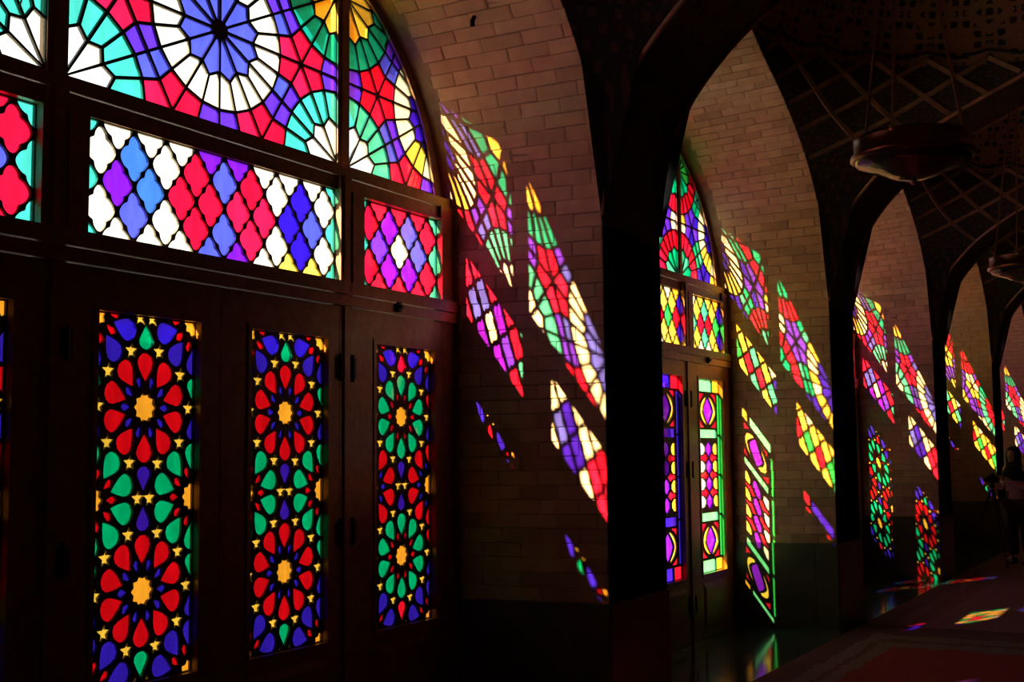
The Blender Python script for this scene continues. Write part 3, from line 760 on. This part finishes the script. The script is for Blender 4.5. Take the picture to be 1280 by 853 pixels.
# ------------------------------------------------------------------ person with camera on a tripod (far right)
def skin_obj(name, verts, edges, radii, m, parent, root=0, sub=2):
    me = bpy.data.meshes.new(name); me.from_pydata(verts, edges, []); o = link(name, me, None, parent)
    md = o.modifiers.new('skin', 'SKIN'); sv = me.skin_vertices[0].data if me.skin_vertices else None
    bm = bmesh.new(); bm.from_mesh(me); lay = bm.verts.layers.skin.verify(); bm.verts.ensure_lookup_table()
    for v, r in zip(bm.verts, radii): v[lay].radius = (r, r) if not isinstance(r, tuple) else r; v[lay].use_root = (v.index == root)
    bm.to_mesh(me); bm.free(); me.update()
    s2 = o.modifiers.new('sub', 'SUBSURF'); s2.levels = sub; s2.render_levels = sub
    dg = bpy.context.evaluated_depsgraph_get(); nm = bpy.data.meshes.new_from_object(o.evaluated_get(dg)); nm.name = name
    o.modifiers.clear(); o.data = nm; bpy.data.meshes.remove(me)
    for p in nm.polygons: p.use_smooth = True
    nm.materials.clear(); nm.materials.append(m); return o
SKINM = mat('skin', (.45, .26, .18), .6); SHIRT = mat('pale_shirt', (.75, .62, .62), .85, bump=(20, .4)); TROU = mat('dark_trousers', (.02, .018, .02), .9); SCARF = mat('black_headscarf', (.008, .008, .009), .9, bump=(16, .4)); CAMM = mat('camera_black', (.012, .012, .013), .45)
px, py = 4.70, -.400
pe = link('person', None, label='person in dark headscarf and pale top standing at a tripod by the far wall', cat='person'); pe.location = U(px, py, F+.003); pe.rotation_euler = (0, 0, math.radians(150))
# person faces local +x
body = [(0,0,.86),(0.01,0,1.02),(.03,0,1.2),(.05,0,1.33),(.07,0,1.42), (0,.09,.84),(.02,.10,.46),(-.01,.10,.08),(.13,.11,.04), (0,-.09,.84),(.05,-.10,.46),(.03,-.11,.08),(.17,-.12,.04),
        (.04,.17,1.30),(.10,.23,1.06),(.33,.12,1.16),(.42,.08,1.22), (.04,-.17,1.30),(.10,-.23,1.06),(.32,-.12,1.14),(.42,-.06,1.20)]
be = [(0,1),(1,2),(2,3),(3,4),(0,5),(5,6),(6,7),(7,8),(0,9),(9,10),(10,11),(11,12),(3,13),(13,14),(14,15),(15,16),(3,17),(17,18),(18,19),(19,20)]
br = [.14,.12,.14,.10,.05,.09,.065,.045,.04,.09,.065,.045,.04,.06,.045,.035,.028,.06,.045,.035,.028]
skin_obj('body', body, be, br, SHIRT, pe)
tr = [(0,0,.87),(0,.09,.82),(.02,.10,.46),(-.01,.10,.10),(0,-.09,.82),(.05,-.10,.46),(.03,-.11,.10)]
skin_obj('trousers', tr, [(0,1),(1,2),(2,3),(0,4),(4,5),(5,6)], [.165,.11,.082,.075,.11,.082,.075], TROU, pe)
for s in (.10, -.11): link('shoe', MB().lathe([(.001, 0), (.06, .0), (.065, .03), (.045, .08), (.001, .09)], (.06, s, 0), 12).me('shoe', True), TROU, pe)
hd = MB().lathe([(.001, -.115), (.045, -.105), (.068, -.06), (.078, 0), (.082, .05), (.07, .10), (.04, .13), (.001, .14)], (.10, 0, 1.50), 18)
he = link('head', hd.me('head', True), SKINM, pe)
link('nose', MB().lathe([(.001, .03), (.010, 0), (.014, -.02), (.001, -.028)], (.185, 0, 1.50), 8).me('nose', True), SKINM, he)
for s in (-1, 1): link('eye', MB().lathe([(.001, -.008), (.009, 0), (.001, .008)], (.172, s*.03, 1.515), 8).me('eye', True), CAMM, he)
link('mouth', MB().box(.166, .178, -.022, .022, 1.447, 1.455, unit=False).me('mouth'), mat('lips', (.35, .12, .1), .6), he)
sf = bpy.data.meshes.new('headscarf'); V = []; Fs = []; N = 20
prof = [(.04, .155), (.085, .125), (.105, .06), (.108, 0), (.105, -.06), (.11, -.12), (.16, -.19), (.19, -.26), (.17, -.33)]
V.append((.09, 0, 1.665))
for r, z in prof:
    for k in range(N):
        a = 2*math.pi*k/N; opening = -.035 if abs(math.atan2(math.sin(a), math.cos(a))) < .75 and -.08 < z < .09 else 0
        V.append((.09+(r+opening)*math.cos(a), (r)*math.sin(a)*.95, 1.50+z))
for k in range(N): Fs.append((0, 1+k, 1+(k+1) % N))
for i_ in range(len(prof)-1):
    for k in range(N): Fs.append((1+i_*N+k, 1+(i_+1)*N+k, 1+(i_+1)*N+(k+1) % N, 1+i_*N+(k+1) % N))
link('headscarf', mesh('headscarf', V, Fs, True), SCARF, pe)
for s in (-1, 1):
    hx, hy, hz = .43, s*.07, 1.21
    hand = skin_obj('hand', [(hx-.03, hy, hz), (hx+.03, hy-s*.01, hz+.01)], [(0, 1)], [.024, .03], SKINM, pe, sub=1)
    for f_ in range(4):
        b0 = Vector((hx+.045, hy+(f_-1.5)*.017*1, hz+.02)); L_ = (.055, .065, .06, .048)[f_]
        link('finger', MB().tube([b0, b0+Vector((L_*.5, -s*.01, .012)), b0+Vector((L_*.75, -s*.03, -.005)), b0+Vector((L_*.8, -s*.045, -.02))], .0088, 6, .0068).me('finger', True), SKINM, hand)
    link('thumb', MB().tube([(hx, hy-s*.02, hz), (hx+.02, hy-s*.045, hz+.02), (hx+.045, hy-s*.05, hz+.028)], .011, 6, .008).me('thumb', True), SKINM, hand)
# tripod and camera
rot = Matrix.Rotation(math.radians(150), 4, 'Z'); tc_ = U(px, py, F+.003)+rot @ Vector((.575, 0, 0))
te = link('tripod', None, label='black tripod holding a camera in front of the person', cat='tripod'); te.location = tc_; te.rotation_euler = (0, 0, math.radians(150))
for k in range(3):
    a = math.radians(60+120*k); lg = link('leg', MB().tube([(0.02*math.cos(a), .02*math.sin(a), 1.05), (.2*math.cos(a), .2*math.sin(a), .55), (.40*math.cos(a), .40*math.sin(a), .012)], .016, 8, .010).me('leg'), CAMM, te)
    link('foot', MB().lathe([(.001, 0), (.016, 0), (.014, .03), (.001, .035)], (.40*math.cos(a), .40*math.sin(a), 0), 8).me('foot'), CAMM, lg)
link('centre_column', MB().tube([(0, 0, .9), (0, 0, 1.14)], .014, 8).me('centre_column'), CAMM, te)
link('tripod_head', MB().lathe([(.001, 1.08), (.03, 1.08), (.032, 1.12), (.02, 1.145), (.001, 1.148)], (0, 0, 0), 12).me('tripod_head'), CAMM, te)
ce = link('camera_body', MB().box(-.035, .035, -.07, .07, 1.15, 1.245, unit=False).box(-.03, .03, -.025, .025, 1.245, 1.275, unit=False).me('camera_body'), CAMM, label='small black camera mounted on the tripod', cat='camera')
ce.location = tc_; ce.rotation_euler = (0, 0, math.radians(150))
def xl(r0, x): return (x, r0)
lm = MB().lathe([(.001, 0), (.034, 0), (.034, .03), (.038, .035), (.038, .09), (.03, .09), (.001, .085)], (0, 0, 0), 16)
lens = link('lens', lm.me('lens', True), CAMM, ce); lens.rotation_euler = (0, math.radians(90), 0); lens.location = (.035, 0, 1.195)
link('hot_shoe', MB().box(-.01, .01, -.01, .01, 1.275, 1.28, unit=False).me('hot_shoe'), IRON, ce)
# small iron hook in the first vault
p = min((reveal(k_*.1, -.118) for k_ in range(1, 359)), key=lambda v: abs(v.z-.6235)); hk = MB(); c = U(C0+p.x, p.y, p.z)
hk.tube([c+Vector((.0, 0, .01)), c+Vector((-.03, 0, -.03)), c+Vector((-.025, 0, -.06))], .012, 8, .016)
link('hook', hk.me('hook'), IRON, label='small black iron knob fixed in the brick vault above the first window', cat='hook')
